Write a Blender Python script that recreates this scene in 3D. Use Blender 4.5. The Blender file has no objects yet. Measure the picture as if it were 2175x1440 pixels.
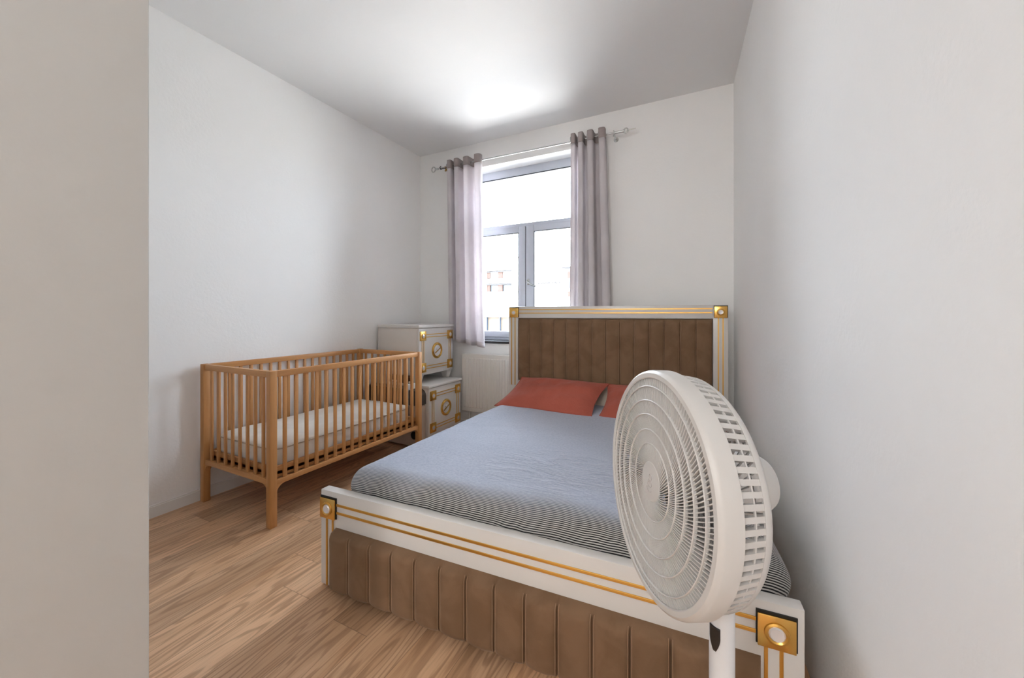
import bpy, bmesh, math, random
from mathutils import Vector, Matrix, noise
random.seed(4)
PI = math.pi
scene = bpy.context.scene
COL = scene.collection

# ------------------------------------------------------------------ camera
CAM_H = 1.20
cd = bpy.data.cameras.new('camera'); cam = bpy.data.objects.new('camera', cd); COL.objects.link(cam)
cam.location = (0, 0, CAM_H); cam.rotation_euler = (PI / 2, 0, math.radians(26.6))
cd.sensor_width = 36; cd.sensor_fit = 'HORIZONTAL'; cd.lens = 813 / 2175 * 36
cd.shift_y = -51 / 2175; cd.clip_start = 0.03; cd.clip_end = 200
scene.camera = cam

# ------------------------------------------------------------------ view
vs = scene.view_settings
vs.view_transform = 'Standard'; vs.look = 'None'; vs.gamma = 1; vs.use_curve_mapping = False
vs.exposure = 0.76
scene.cycles.use_denoising = True
scene.cycles.max_bounces = 12; scene.cycles.diffuse_bounces = 8; scene.cycles.transparent_max_bounces = 12
scene.cycles.sample_clamp_indirect = 8

# ------------------------------------------------------------------ daylight: bright overcast sky over pale sunlit ground
w = bpy.data.worlds.new('sky'); scene.world = w; w.use_nodes = True
nt = w.node_tree; nt.nodes.clear()
out = nt.nodes.new('ShaderNodeOutputWorld'); bg = nt.nodes.new('ShaderNodeBackground')
geo = nt.nodes.new('ShaderNodeTexCoord'); sep = nt.nodes.new('ShaderNodeSeparateXYZ')
ramp = nt.nodes.new('ShaderNodeValToRGB'); mp = nt.nodes.new('ShaderNodeMapRange')
mp.inputs['From Min'].default_value = -1; mp.inputs['From Max'].default_value = 1
nt.links.new(geo.outputs['Generated'], sep.inputs[0]); nt.links.new(sep.outputs['Z'], mp.inputs['Value'])
nt.links.new(mp.outputs[0], ramp.inputs[0]); nt.links.new(ramp.outputs[0], bg.inputs[0]); nt.links.new(bg.outputs[0], out.inputs[0])
el = ramp.color_ramp.elements
el[0].position = 0.0; el[0].color = (1.0, .97, .93, 1)
el[1].position = 1.0; el[1].color = (0.86, 0.92, 1.0, 1)
e = el.new(0.47); e.color = (1.05, 1.02, 0.98, 1)
e = el.new(0.52); e.color = (0.76, 0.86, 1.0, 1)
SKY = 15.0
bg.inputs['Strength'].default_value = SKY

def light(name, kind, loc, rot, energy, color=(1, 1, 1), **kw):
    d = bpy.data.lights.new(name, kind); d.energy = energy; d.color = color
    for k, v in kw.items(): setattr(d, k, v)
    o = bpy.data.objects.new(name, d); COL.objects.link(o); o.location = loc; o.rotation_euler = rot
    return o
# sun behind the house, on the facade across the street
light('sun', 'SUN', (0, -5, 12), (math.radians(48), 0, math.radians(-12)), 3.0, (1, 0.97, 0.92), angle=0.01)
# portal in the window opening: only guides the sampling of the sky
p = light('window_portal', 'AREA', (-1.67, 3.80, 1.85), (math.radians(-90), 0, 0), 1.0, shape='RECTANGLE', size=1.32, size_y=1.84)
p.data.cycles.is_portal = True
# added fill light, unseen behind the camera, to brighten the room
light('fill_light', 'POINT', (-0.85, -2.6, 2.62), (0, 0, 0), 68.0, (1, 0.985, 0.965), shadow_soft_size=0.20)

# ------------------------------------------------------------------ node helpers
def new_mat(name, color=(.8, .8, .8), rough=.5, metal=0., spec=.5, sheen=0.):
    m = bpy.data.materials.new(name); m.use_nodes = True
    b = m.node_tree.nodes['Principled BSDF']
    b.inputs['Base Color'].default_value = (*color, 1); b.inputs['Roughness'].default_value = rough
    b.inputs['Metallic'].default_value = metal; b.inputs['Specular IOR Level'].default_value = spec
    if sheen:
        b.inputs['Sheen Weight'].default_value = sheen; b.inputs['Sheen Roughness'].default_value = .4
    return m
def N(m, t, **kw):
    n = m.node_tree.nodes.new(t)
    for k, v in kw.items(): setattr(n, k, v)
    return n
def L(m, a, b): m.node_tree.links.new(a, b)
def BS(m): return m.node_tree.nodes['Principled BSDF']
def coords(m, scale=(1, 1, 1), rot=(0, 0, 0)):
    tc = N(m, 'ShaderNodeTexCoord'); mpn = N(m, 'ShaderNodeMapping')
    mpn.inputs['Scale'].default_value = scale; mpn.inputs['Rotation'].default_value = rot
    L(m, tc.outputs['Object'], mpn.inputs[0]); return mpn.outputs[0]
def nz(m, vec, scale, detail=3, rough=.5, dist=0.):
    n = N(m, 'ShaderNodeTexNoise'); n.inputs['Scale'].default_value = scale; n.inputs['Detail'].default_value = detail
    n.inputs['Roughness'].default_value = rough; n.inputs['Distortion'].default_value = dist
    L(m, vec, n.inputs['Vector']); return n.outputs['Fac']
def bump(m, h, strength, dist):
    b = N(m, 'ShaderNodeBump'); b.inputs['Strength'].default_value = strength; b.inputs['Distance'].default_value = dist
    L(m, h, b.inputs['Height']); L(m, b.outputs[0], BS(m).inputs['Normal']); return b
def mixc(m, fac, a, b):
    x = N(m, 'ShaderNodeMix', data_type='RGBA')
    if isinstance(fac, (int, float)): x.inputs[0].default_value = fac
    else: L(m, fac, x.inputs[0])
    for s, i in ((a, 6), (b, 7)):
        if isinstance(s, tuple): x.inputs[i].default_value = (*s, 1)
        else: L(m, s, x.inputs[i])
    return x.outputs[2]
def math_(m, op, a, b=None, c=None):
    n = N(m, 'ShaderNodeMath', operation=op)
    for i, s in enumerate((a, b, c)):
        if s is None: continue
        if isinstance(s, (int, float)): n.inputs[i].default_value = s
        else: L(m, s, n.inputs[i])
    return n.outputs[0]
def maprange(m, v, a, b, c=0., d=1., smooth=True):
    n = N(m, 'ShaderNodeMapRange'); 
    if smooth: n.interpolation_type = 'SMOOTHSTEP'
    L(m, v, n.inputs['Value'])
    for k, x in zip(('From Min', 'From Max', 'To Min', 'To Max'), (a, b, c, d)): n.inputs[k].default_value = x
    return n.outputs[0]

M = {}
def plaster(name, col, bs=.25):
    m = new_mat(name, col, .75, spec=.25)
    c = coords(m)
    f = nz(m, c, 1.3, 4); L(m, mixc(m, maprange(m, f, .3, .7), tuple(x * .975 for x in col), col), BS(m).inputs['Base Color'])
    h = math_(m, 'ADD', nz(m, c, 60, 3), math_(m, 'MULTIPLY', nz(m, c, 9, 2), .8))
    bump(m, h, bs, .004); return m
M['wall'] = plaster('white_plaster', (.87, .865, .855))
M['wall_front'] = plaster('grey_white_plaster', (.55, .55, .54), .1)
M['ceiling'] = plaster('ceiling_paint', (.80, .80, .80), .08)
M['trim'] = new_mat('white_trim_paint', (.78, .77, .75), .4)
M['lacquer'] = new_mat('white_lacquer', (.65, .63, .605), .28)
M['lacquer_side'] = new_mat('cream_lacquer', (.66, .615, .57), .35)
M['pvc'] = new_mat('grey_window_frame', (.52, .55, .62), .35)
M['gasket'] = new_mat('dark_gasket', (.03, .035, .045), .5)
M['gold'] = new_mat('brushed_gold', (.78, .47, .13), .27, 1.0)
M['gold_strip'] = new_mat('gold_inlay', (.74, .43, .11), .32, 1.0)
M['crystal'] = new_mat('crystal', (.78, .78, .80), .12, .35)
M['black'] = new_mat('black_plastic', (.015, .013, .012), .35)
M['black_gap'] = new_mat('black_backing', (.012, .011, .010), .6)
M['stone'] = new_mat('dark_stone_sill', (.035, .037, .042), .35)
M['steel'] = new_mat('brushed_steel', (.62, .64, .63), .25, 1.0)
M['brass'] = new_mat('aged_brass', (.40, .24, .06), .4, 1.0)
M['radiator'] = new_mat('radiator_enamel', (.74, .72, .69), .3)
M['fan'] = new_mat('white_fan_plastic', (.57, .56, .547), .38)
M['fan_blade'] = new_mat('shaded_blade_plastic', (.34, .33, .325), .35)  # shade inside the fan put into the blade colour
M['fan_pole'] = new_mat('white_pole', (.68, .69, .71), .25)
M['fan_logo'] = new_mat('grey_print', (.45, .43, .43), .4)
M['greybox'] = new_mat('taupe_mesh', (.09, .075, .065), .7)
M['beige'] = new_mat('beige_plastic', (.52, .42, .35), .5)
M['pouch'] = new_mat('brown_leather', (.10, .055, .03), .45)
M['pearl'] = new_mat('pale_bead', (.85, .78, .68), .2)

def velvet(name, a, b):
    m = new_mat(name, a, .85, spec=.15, sheen=.35)
    BS(m).inputs['Sheen Tint'].default_value = (.75, .6, .45, 1)
    c = coords(m); f = nz(m, c, 7, 5, .6, .6)
    L(m, mixc(m, maprange(m, f, .35, .65), a, b), BS(m).inputs['Base Color'])
    bump(m, nz(m, c, 220, 2), .12, .002); return m
M['velvet'] = velvet('brown_velvet', (.170, .100, .056), (.205, .124, .072))
M['piping'] = velvet('brown_piping', (.27, .165, .10), (.30, .19, .12))
M['velvet_head'] = M['velvet']

def wood(name, c1, c2, sc=1.0, axis='Z'):
    m = new_mat(name, c1, .42, spec=.35)
    s = {'Z': (40, 40, 2.5), 'Y': (40, 2.5, 40), 'X': (2.5, 40, 40)}[axis]
    c = coords(m, tuple(x * sc for x in s)); f = nz(m, c, 1.0, 4, .6, .4)
    c2n = coords(m); g = nz(m, c2n, 3.0, 2)
    col = mixc(m, maprange(m, f, .3, .7), c1, c2)
    L(m, mixc(m, maprange(m, g, .3, .7, 0, .35), col, tuple(x * .8 for x in c1)), BS(m).inputs['Base Color'])
    bump(m, f, .08, .002); return m
M['woodZ'] = wood('beech_upright_grain', (.55, .275, .105), (.45, .21, .07), axis='Z')
M['woodX'] = wood('beech_cross_grain', (.57, .29, .115), (.47, .225, .08), axis='X')
M['woodY'] = wood('beech_long_grain', (.57, .29, .115), (.47, .225, .08), axis='Y')

def floor_mat():
    m = new_mat('oak_laminate', (.4, .25, .15), .33, spec=.5)
    tc = N(m, 'ShaderNodeTexCoord'); sp = N(m, 'ShaderNodeSeparateXYZ'); L(m, tc.outputs['Object'], sp.inputs[0])
    W, LEN = .18, 1.25
    xi = math_(m, 'DIVIDE', math_(m, 'ADD', sp.outputs['X'], 2.744 + 1.8), W); row = math_(m, 'FLOOR', xi)
    fx = math_(m, 'FRACT', xi)
    wn = N(m, 'ShaderNodeTexWhiteNoise', noise_dimensions='1D'); L(m, row, wn.inputs['W'])
    yo = math_(m, 'ADD', math_(m, 'DIVIDE', sp.outputs['Y'], LEN), math_(m, 'MULTIPLY', wn.outputs['Value'], 7.3))
    pl = math_(m, 'FLOOR', yo); fy = math_(m, 'FRACT', yo)
    idv = N(m, 'ShaderNodeCombineXYZ'); L(m, row, idv.inputs[0]); L(m, pl, idv.inputs[1])
    wn2 = N(m, 'ShaderNodeTexWhiteNoise', noise_dimensions='2D'); L(m, idv.outputs[0], wn2.inputs['Vector'])
    rnd = wn2.outputs['Value']
    # per plank shifted grain space
    off = N(m, 'ShaderNodeVectorMath', operation='MULTIPLY_ADD'); L(m, idv.outputs[0], off.inputs[0])
    off.inputs[1].default_value = (3.7, 5.1, 0); L(m, tc.outputs['Object'], off.inputs[2])
    mpn = N(m, 'ShaderNodeMapping'); mpn.inputs['Scale'].default_value = (13, 1.15, 1); L(m, off.outputs[0], mpn.inputs[0])
    g0 = nz(m, mpn.outputs[0], .8, 2, .5, .35)
    rings = math_(m, 'SINE', math_(m, 'MULTIPLY', g0, 75))
    mp2 = N(m, 'ShaderNodeMapping'); mp2.inputs['Scale'].default_value = (95, 4.5, 1); L(m, off.outputs[0], mp2.inputs[0])
    fine = nz(m, mp2.outputs[0], 1.0, 4, .65)
    mp3 = N(m, 'ShaderNodeMapping'); mp3.inputs['Scale'].default_value = (9, .9, 1); L(m, off.outputs[0], mp3.inputs[0])
    broad = nz(m, mp3.outputs[0], 1.0, 3, .5, .3)
    light_, mid, dark = (.76, .475, .275), (.58, .335, .175), (.29, .145, .065)
    base = mixc(m, maprange(m, broad, .3, .7), mid, light_)
    base = mixc(m, maprange(m, fine, .42, .72, 0, .42), base, dark)
    base = mixc(m, maprange(m, rings, .1, 1.0, 0, .5), base, dark)
    hv = N(m, 'ShaderNodeHueSaturation'); L(m, base, hv.inputs['Color']); L(m, maprange(m, rnd, 0, 1, .76, 1.12, False), hv.inputs['Value'])
    hv.inputs['Saturation'].default_value = .95
    ex = math_(m, 'MINIMUM', fx, math_(m, 'SUBTRACT', 1, fx)); ey = math_(m, 'MULTIPLY', math_(m, 'MINIMUM', fy, math_(m, 'SUBTRACT', 1, fy)), LEN / W)
    gap = maprange(m, math_(m, 'MINIMUM', ex, ey), .0, .012, 1, 0)
    L(m, mixc(m, math_(m, 'MULTIPLY', gap, .6), hv.outputs[0], (.09, .05, .03)), BS(m).inputs['Base Color'])
    h = math_(m, 'SUBTRACT', math_(m, 'MULTIPLY', fine, .25), gap)
    bump(m, h, .18, .002); return m
M['floor'] = floor_mat()

def sheet_mat():
    m = new_mat('striped_cotton', (.25, .28, .35), .85, spec=.2, sheen=.2)
    tc = N(m, 'ShaderNodeTexCoord'); sp = N(m, 'ShaderNodeSeparateXYZ'); L(m, tc.outputs['Object'], sp.inputs[0])
    n1 = nz(m, tc.outputs['Object'], 5, 2); n2 = nz(m, tc.outputs['Object'], 22, 2)
    wob = math_(m, 'ADD', math_(m, 'MULTIPLY', math_(m, 'SUBTRACT', n1, .5), .03), math_(m, 'MULTIPLY', math_(m, 'SUBTRACT', n2, .5), .006))
    c = math_(m, 'ADD', math_(m, 'ADD', sp.outputs['Y'], sp.outputs['Z']), wob)
    st = math_(m, 'SINE', math_(m, 'MULTIPLY', c, 2 * PI / .0088))
    stripe = mixc(m, maprange(m, st, -.35, .35), (.016, .016, .018), (.46, .45, .43))
    # plain woven top, stripes towards the borders
    edge_n = math_(m, 'MULTIPLY', math_(m, 'SUBTRACT', n1, .5), .10)
    yy = math_(m, 'ADD', math_(m, 'SUBTRACT', sp.outputs['Y'], math_(m, 'MULTIPLY', sp.outputs['X'], .035)), edge_n)
    front = maprange(m, yy, .02, .17, 1, 0)
    side = math_(m, 'MAXIMUM', maprange(m, sp.outputs['Z'], .425, .47, 1, 0), maprange(m, math_(m, 'ADD', sp.outputs['X'], math_(m, 'MULTIPLY', edge_n, .5)), 1.58, 1.68, 0, 1))
    msk = math_(m, 'MAXIMUM', front, side)
    weave = nz(m, tc.outputs['Object'], 90, 4, .7)
    top = mixc(m, maprange(m, weave, .3, .7), (.30, .325, .395), (.37, .395, .465))
    L(m, mixc(m, msk, top, stripe), BS(m).inputs['Base Color'])
    # creases in the middle
    mpn = N(m, 'ShaderNodeMapping'); mpn.inputs['Scale'].default_value = (3.2, 13, 1); mpn.inputs['Rotation'].default_value = (0, 0, .12)
    L(m, tc.outputs['Object'], mpn.inputs[0])
    wr = nz(m, mpn.outputs[0], 1.0, 3, .5, 1.2)
    ridge = math_(m, 'POWER', math_(m, 'SUBTRACT', 1, math_(m, 'ABSOLUTE', math_(m, 'MULTIPLY', math_(m, 'SUBTRACT', wr, .5), 5))), 3)
    dx = math_(m, 'POWER', math_(m, 'DIVIDE', math_(m, 'SUBTRACT', sp.outputs['X'], 1.0), .38), 2)
    dy = math_(m, 'POWER', math_(m, 'DIVIDE', math_(m, 'SUBTRACT', sp.outputs['Y'], .42), .26), 2)
    cm = maprange(m, math_(m, 'ADD', dx, dy), .15, 1.3, 1, .03)
    worm = nz(m, tc.outputs['Object'], 26, 2, .5, 2.5)
    h = math_(m, 'ADD', math_(m, 'MULTIPLY', math_(m, 'MAXIMUM', ridge, 0), cm), math_(m, 'MULTIPLY', worm, .12))
    bump(m, h, .55, .012); return m
M['sheet'] = sheet_mat()

def fabric(name, col, scale=300, rough=.9, b=.15, tr=0., sheen=.1):
    m = new_mat(name, col, rough, spec=.15, sheen=sheen)
    c = coords(m); f = nz(m, c, 6, 4)
    L(m, mixc(m, maprange(m, f, .3, .7), tuple(x * .88 for x in col), col), BS(m).inputs['Base Color'])
    bump(m, math_(m, 'ADD', nz(m, c, scale, 2), math_(m, 'MULTIPLY', nz(m, c, 18, 3, .5, 1.0), 1.5)), b, .004)
    if tr:
        t = N(m, 'ShaderNodeBsdfTranslucent'); t.inputs[0].default_value = (*[min(1, x * 1.15) for x in col], 1)
        mx = N(m, 'ShaderNodeMixShader'); mx.inputs[0].default_value = tr
        o = m.node_tree.nodes['Material Output']
        L(m, BS(m).outputs[0], mx.inputs[1]); L(m, t.outputs[0], mx.inputs[2]); L(m, mx.outputs[0], o.inputs[0])
    return m
M['terracotta'] = fabric('terracotta_cotton', (.39, .098, .066), 160, .85, .5)
M['whitepillow'] = fabric('cream_cotton', (.62, .55, .47), 200)
M['cotmattress'] = fabric('white_cotton', (.80, .77, .72), 200, .8, .12)
M['cotpiping'] = new_mat('beige_piping', (.42, .36, .29), .8)
M['curtain'] = fabric('mauve_grey_curtain', (.74, .705, .72), 260, .85, .15, .34)
M['header'] = fabric('taupe_header', (.40, .35, .34), 260, .85, .15, .1)

def glass():
    m = bpy.data.materials.new('window_glass'); m.use_nodes = True; nt = m.node_tree; nt.nodes.clear()
    o = nt.nodes.new('ShaderNodeOutputMaterial'); t = nt.nodes.new('ShaderNodeBsdfTransparent'); g = nt.nodes.new('ShaderNodeBsdfGlossy')
    t.inputs[0].default_value = (.93, .95, .96, 1); g.inputs['Roughness'].default_value = .02
    fr = nt.nodes.new('ShaderNodeFresnel'); fr.inputs[0].default_value = 1.3
    mx = nt.nodes.new('ShaderNodeMixShader'); nt.links.new(fr.outputs[0], mx.inputs[0])
    nt.links.new(t.outputs[0], mx.inputs[1]); nt.links.new(g.outputs[0], mx.inputs[2]); nt.links.new(mx.outputs[0], o.inputs[0])
    return m
M['glass'] = glass()
M['fac'] = new_mat('white_render', (.82, .80, .77), .8)
M['fac_glass'] = new_mat('darkened_glazing', (.032, .039, .045), .3)  # facade details from here on: colours darkened to offset the blown-out daylight
M['brick'] = new_mat('darkened_brick', (.034, .016, .011), .8)
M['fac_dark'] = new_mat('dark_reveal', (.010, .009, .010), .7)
M['fac_line'] = new_mat('darkened_coping', (.028, .025, .024), .8)
M['fac_blue'] = new_mat('darkened_blue_post', (.016, .026, .042), .6)
M['fac_peach'] = new_mat('darkened_peach_boarding', (.056, .041, .028), .7)

# ------------------------------------------------------------------ mesh helpers
class MB:
    def __init__(s, T=None): s.bm = bmesh.new(); s.T = T
    def box(s, x0, x1, y0, y1, z0, z1, bev=0., seg=2, mat4=None):
        r = bmesh.ops.create_cube(s.bm, size=1)
        vs_ = r['verts']
        for v in vs_:
            v.co = Vector(((x0 + x1) / 2 + v.co.x * (x1 - x0), (y0 + y1) / 2 + v.co.y * (y1 - y0), (z0 + z1) / 2 + v.co.z * (z1 - z0)))
            if mat4: v.co = mat4 @ v.co
        if bev:
            ed = list({e for v in vs_ for e in v.link_edges})
            bmesh.ops.bevel(s.bm, geom=ed, offset=bev, segments=seg, affect='EDGES', profile=.5)
        return s
    def add(s, verts, faces):
        vv = [s.bm.verts.new(v) for v in verts]
        for f in faces:
            try: s.bm.faces.new([vv[i] for i in f])
            except ValueError: pass
        return s
    def grid(s, fn, nu, nv, cu=False, cv=False):
        pts = [fn(i / (nu if cu else nu - 1), j / (nv if cv else nv - 1)) for i in range(nu) for j in range(nv)]
        F = []
        for i in range(nu if cu else nu - 1):
            for j in range(nv if cv else nv - 1):
                a = i * nv + j; b = ((i + 1) % nu) * nv + j; c = ((i + 1) % nu) * nv + (j + 1) % nv; d = i * nv + (j + 1) % nv
                F.append((a, b, c, d))
        return s.add(pts, F)
    def tube(s, pts, r, seg=8, closed=False, caps=True):
        pts = [Vector(p) for p in pts]; n = len(pts); rings = []
        up = None
        for i in range(n):
            if closed: t = (pts[(i + 1) % n] - pts[i - 1])
            else: t = pts[min(i + 1, n - 1)] - pts[max(i - 1, 0)]
            t.normalize()
            if up is None: up = Vector((0, 0, 1)) if abs(t.z) < .9 else Vector((1, 0, 0))
            u = t.cross(up).normalized(); v = u.cross(t).normalized(); up = v
            rr = r[i] if isinstance(r, (list, tuple)) else r
            rings.append([s.bm.verts.new(pts[i] + rr * (math.cos(2 * PI * k / seg) * u + math.sin(2 * PI * k / seg) * v)) for k in range(seg)])
        for i in range(n if closed else n - 1):
            A, B = rings[i], rings[(i + 1) % n]
            for k in range(seg): s.bm.faces.new((A[k], A[(k + 1) % seg], B[(k + 1) % seg], B[k]))
        if not closed and caps:
            s.bm.faces.new(rings[0][::-1]); s.bm.faces.new(rings[-1])
        return s
    def lathe(s, prof, seg=48, mat4=None, close=False):
        """profile of (r, z) round the local z axis"""
        rings = []
        for r, z in prof:
            if r < 1e-6:
                p = Vector((0, 0, z)); rings.append([s.bm.verts.new(mat4 @ p if mat4 else p)])
            else:
                ring = []
                for k in range(seg):
                    p = Vector((r * math.cos(2 * PI * k / seg), r * math.sin(2 * PI * k / seg), z)); ring.append(s.bm.verts.new(mat4 @ p if mat4 else p))
                rings.append(ring)
        pairs = list(zip(rings[:-1], rings[1:])) + ([(rings[-1], rings[0])] if close else [])
        for A, B in pairs:
            if len(A) == 1 and len(B) == 1: continue
            for k in range(seg):
                k2 = (k + 1) % seg
                if len(A) == 1: f = (A[0], B[k2], B[k])
                elif len(B) == 1: f = (A[k], A[k2], B[0])
                else: f = (A[k], A[k2], B[k2], B[k])
                s.bm.faces.new(f)
        return s
    def rbox(s, lo, hi, r, n=6, m=14, fn=None):
        """rounded box, every face a grid; fn deforms each point"""
        lo, hi = Vector(lo), Vector(hi); rr = [min(r if not isinstance(r, tuple) else r[i], (hi[i] - lo[i]) / 2 - 1e-4) for i in range(3)]
        def axis(i):
            a = [lo[i] + rr[i] * (1 - math.tan(PI / 4 * (1 - k / n))) for k in range(n)]
            b = [lo[i] + rr[i] + (hi[i] - lo[i] - 2 * rr[i]) * k / m for k in range(m + 1)]
            c = [hi[i] - rr[i] * (1 - math.tan(PI / 4 * (1 - k / n))) for k in range(n)][::-1]
            return a + b + c
        AX = [axis(i) for i in range(3)]
        def place(p):
            inn = Vector([min(max(p[i], lo[i] + rr[i]), hi[i] - rr[i]) for i in range(3)])
            d = Vector([(p[i] - inn[i]) / rr[i] for i in range(3)])
            l = d.length
            if l > 1e-9: d = d / l
            q = inn + Vector([d[i] * rr[i] for i in range(3)])
            return fn(q) if fn else q
        cache = {}
        def vert(p):
            k = tuple(round(c, 6) for c in p)
            if k not in cache: cache[k] = s.bm.verts.new(place(Vector(p)))
            return cache[k]
        for ax in range(3):
            i, j = [(1, 2), (2, 0), (0, 1)][ax]
            for side in (0, 1):
                c = lo[ax] if side == 0 else hi[ax]
                for a in range(len(AX[i]) - 1):
                    for b in range(len(AX[j]) - 1):
                        q = []
                        for (aa, bb) in ((a, b), (a + 1, b), (a + 1, b + 1), (a, b + 1)):
                            p = [0, 0, 0]; p[ax] = c; p[i] = AX[i][aa]; p[j] = AX[j][bb]; q.append(vert(p))
                        if side == 0: q = q[::-1]
                        if len(set(q)) == 4: s.bm.faces.new(q)
        return s
    def build(s, name, mat, parent=None, smooth=True, angle=35):
        if s.T is not None: bmesh.ops.transform(s.bm, matrix=s.T, verts=s.bm.verts)
        bmesh.ops.recalc_face_normals(s.bm, faces=s.bm.faces)
        me = bpy.data.meshes.new(name); s.bm.to_mesh(me); s.bm.free()
        me.materials.append(M[mat] if isinstance(mat, str) else mat)
        if smooth:
            for p_ in me.polygons: p_.use_smooth = True
            try: me.set_sharp_from_angle(angle=math.radians(angle))
            except Exception: pass
        o = bpy.data.objects.new(name, me); COL.objects.link(o)
        if parent: o.parent = parent
        return o
def tag(o, label=None, cat=None, group=None, kind=None):
    for k, v in (('label', label), ('category', cat), ('group', group), ('kind', kind)):
        if v: o[k] = v
    return o
def thing(name, loc, label, cat, rz=0, group=None):
    o = bpy.data.objects.new(name, None); COL.objects.link(o); o.location = loc; o.rotation_euler = (0, 0, rz)
    o.empty_display_size = .1
    return tag(o, label, cat, group)
def struct(name, mb, mat, parent=None, smooth=False):
    o = mb.build(name, mat, parent, smooth=smooth)
    if not parent: o['kind'] = 'structure'
    return o
def inst(src, parent, loc=None, name=None):
    c = src.copy(); COL.objects.link(c); c.parent = parent
    if loc is not None: c.location = loc
    return c

# ------------------------------------------------------------------ room shell
XL, YB, ZC, YF = -2.926, 3.481, 3.028, -4.2
TH = math.radians(3.1)
def XR(y): return .212 + (YB - y) * math.tan(TH)
WX0, WX1, WZ0, WZ1 = -2.33, -1.01, .93, 2.766
YW = 3.80
struct('floor', MB().box(XL - .2, 1.0, YF - .2, YW, -.12, 0), 'floor')
struct('ceiling', MB().box(XL - .2, 1.0, YF - .2, YW, ZC, ZC + .2), 'ceiling')
struct('wall_left', MB().box(XL - .2, XL, YF - .2, YW, 0, ZC), 'wall')
mb = MB()
mb.box(XL, WX0, YB, YW, 0, ZC).box(WX1, XR(YB) + .3, YB, YW, 0, ZC).box(WX0, WX1, YB, YW, WZ1, ZC).box(WX0, WX1, YB, YW, 0, WZ0 - .025)
struct('wall_back', mb, 'wall')
mb = MB()
a, b = (XR(YB + .02), YB + .02), (XR(YF), YF)
vv = [(a[0], a[1], 0), (b[0], b[1], 0), (b[0] + .3, b[1], 0), (a[0] + .3, a[1], 0)]
vv += [(x, y, ZC) for x, y, z in vv]
mb.add(vv, [(0, 1, 2, 3), (4, 5, 6, 7), (0, 1, 5, 4), (1, 2, 6, 5), (2, 3, 7, 6), (3, 0, 4, 7)])
struct('wall_right', mb, 'wall')
struct('wall_front', MB().box(XL, 1.0, YF - .2, YF, 0, ZC), 'wall')
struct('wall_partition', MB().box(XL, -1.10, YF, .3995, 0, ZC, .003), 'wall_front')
mb = MB(); mb.box(XL, XL + .014, .40, YB, 0, .064).box(XL, XL + .010, .40, YB, .064, .072)
struct('baseboard_left', mb, 'trim')
struct('baseboard_back', MB().box(XL + .014, XR(YB), YB - .014, YB, 0, .07), 'trim')

# window: casement pair under a fixed light
win = bpy.data.objects.new('window_1', None); COL.objects.link(win); win['kind'] = 'structure'; win.location = (-1.67, 3.66, WZ0)
T = Matrix.Translation((1.67, -3.66, -WZ0))
FY0, FY1 = 3.66, 3.73
mb = MB(T)
TZ = 2.105    # transom centre
mb.box(WX0, WX0 + .05, FY0, FY1, WZ0, WZ1, .004).box(WX1 - .05, WX1, FY0, FY1, WZ0, WZ1, .004)
mb.box(WX0 + .05, WX1 - .05, FY0, FY1, WZ1 - .085, WZ1, .004).box(WX0 + .05, WX1 - .05, FY0, FY1, WZ0, WZ0 + .045, .004)
mb.box(WX0 + .05, WX1 - .05, FY0, FY1, TZ + .02, TZ + .065, .004)
mb.build('window_frame', 'pvc', win)
MID = -1.668
def sash(x0, x1, z0, z1, wl, wr, wt=.065, wb=.065):
    s_ = MB(T)
    y0, y1 = FY0 - .015, FY0 + .045
    s_.box(x0, x0 + wl, y0, y1, z0, z1, .005).box(x1 - wr, x1, y0, y1, z0, z1, .005)
    s_.box(x0 + wl, x1 - wr, y0, y1, z1 - wt, z1, .005).box(x0 + wl, x1 - wr, y0, y1, z0, z0 + wb, .005)
    o = s_.build('sash', 'pvc', win)
    g = MB(T).box(x0 + wl, x1 - wr, FY0 + .01, FY0 + .016, z0 + wb, z1 - wt).build('pane', 'glass', o, smooth=False)
    k = MB(T); d = .006
    k.box(x0 + wl, x0 + wl + d, y0 + .004, y0 + .03, z0 + wb, z1 - wt).box(x1 - wr - d, x1 - wr, y0 + .004, y0 + .03, z0 + wb, z1 - wt)
    k.box(x0 + wl, x1 - wr, y0 + .004, y0 + .03, z1 - wt - d, z1 - wt)
    k.build('gasket', 'gasket', o, smooth=False)
    return o
sash(WX0 + .035, MID - .004, WZ0 + .03, TZ + .03, .07, .076)
sR = sash(MID + .004, WX1 - .035, WZ0 + .03, TZ + .03, .09, .07)
MB(T).box(MID - .006, MID + .006, FY0 - .006, FY0 + .0, WZ0 + .035, TZ + .02).build('gasket', 'gasket', win, smooth=False)
MB(T).box(WX0 + .05, WX1 - .05, FY0 + .025, FY0 + .031, TZ + .065, WZ1 - .085).build('pane', 'glass', win, smooth=False)
k = MB(T); k.box(WX0 + .05, WX1 - .05, FY0 + .004, FY0 + .02, WZ1 - .095, WZ1 - .085).box(WX1 - .058, WX1 - .05, FY0 + .004, FY0 + .02, TZ + .065, WZ1 - .085)
k.build('gasket', 'gasket', win, smooth=False)
hx, hz_ = MID + .033, 1.545
mb = MB(T); mb.box(hx - .014, hx + .014, FY0 - .024, FY0 - .015, hz_ - .03, hz_ + .03, .004)
mb.tube([(hx, FY0 - .02, hz_ + .005), (hx, FY0 - .055, hz_ + .003), (hx + .02, FY0 - .06, hz_ - .012), (hx + .06, FY0 - .062, hz_ - .038), (hx + .105, FY0 - .06, hz_ - .052)], [.008, .008, .009, .009, .007], 10)
mb.build('window_handle', 'steel', win)
struct('trim_1', MB().box(WX0 - .03, WX1 + .03, YB - .022, FY0 + .03, WZ0 - .025, WZ0, .003), 'stone')['label'] = 'dark stone windowsill'

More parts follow.
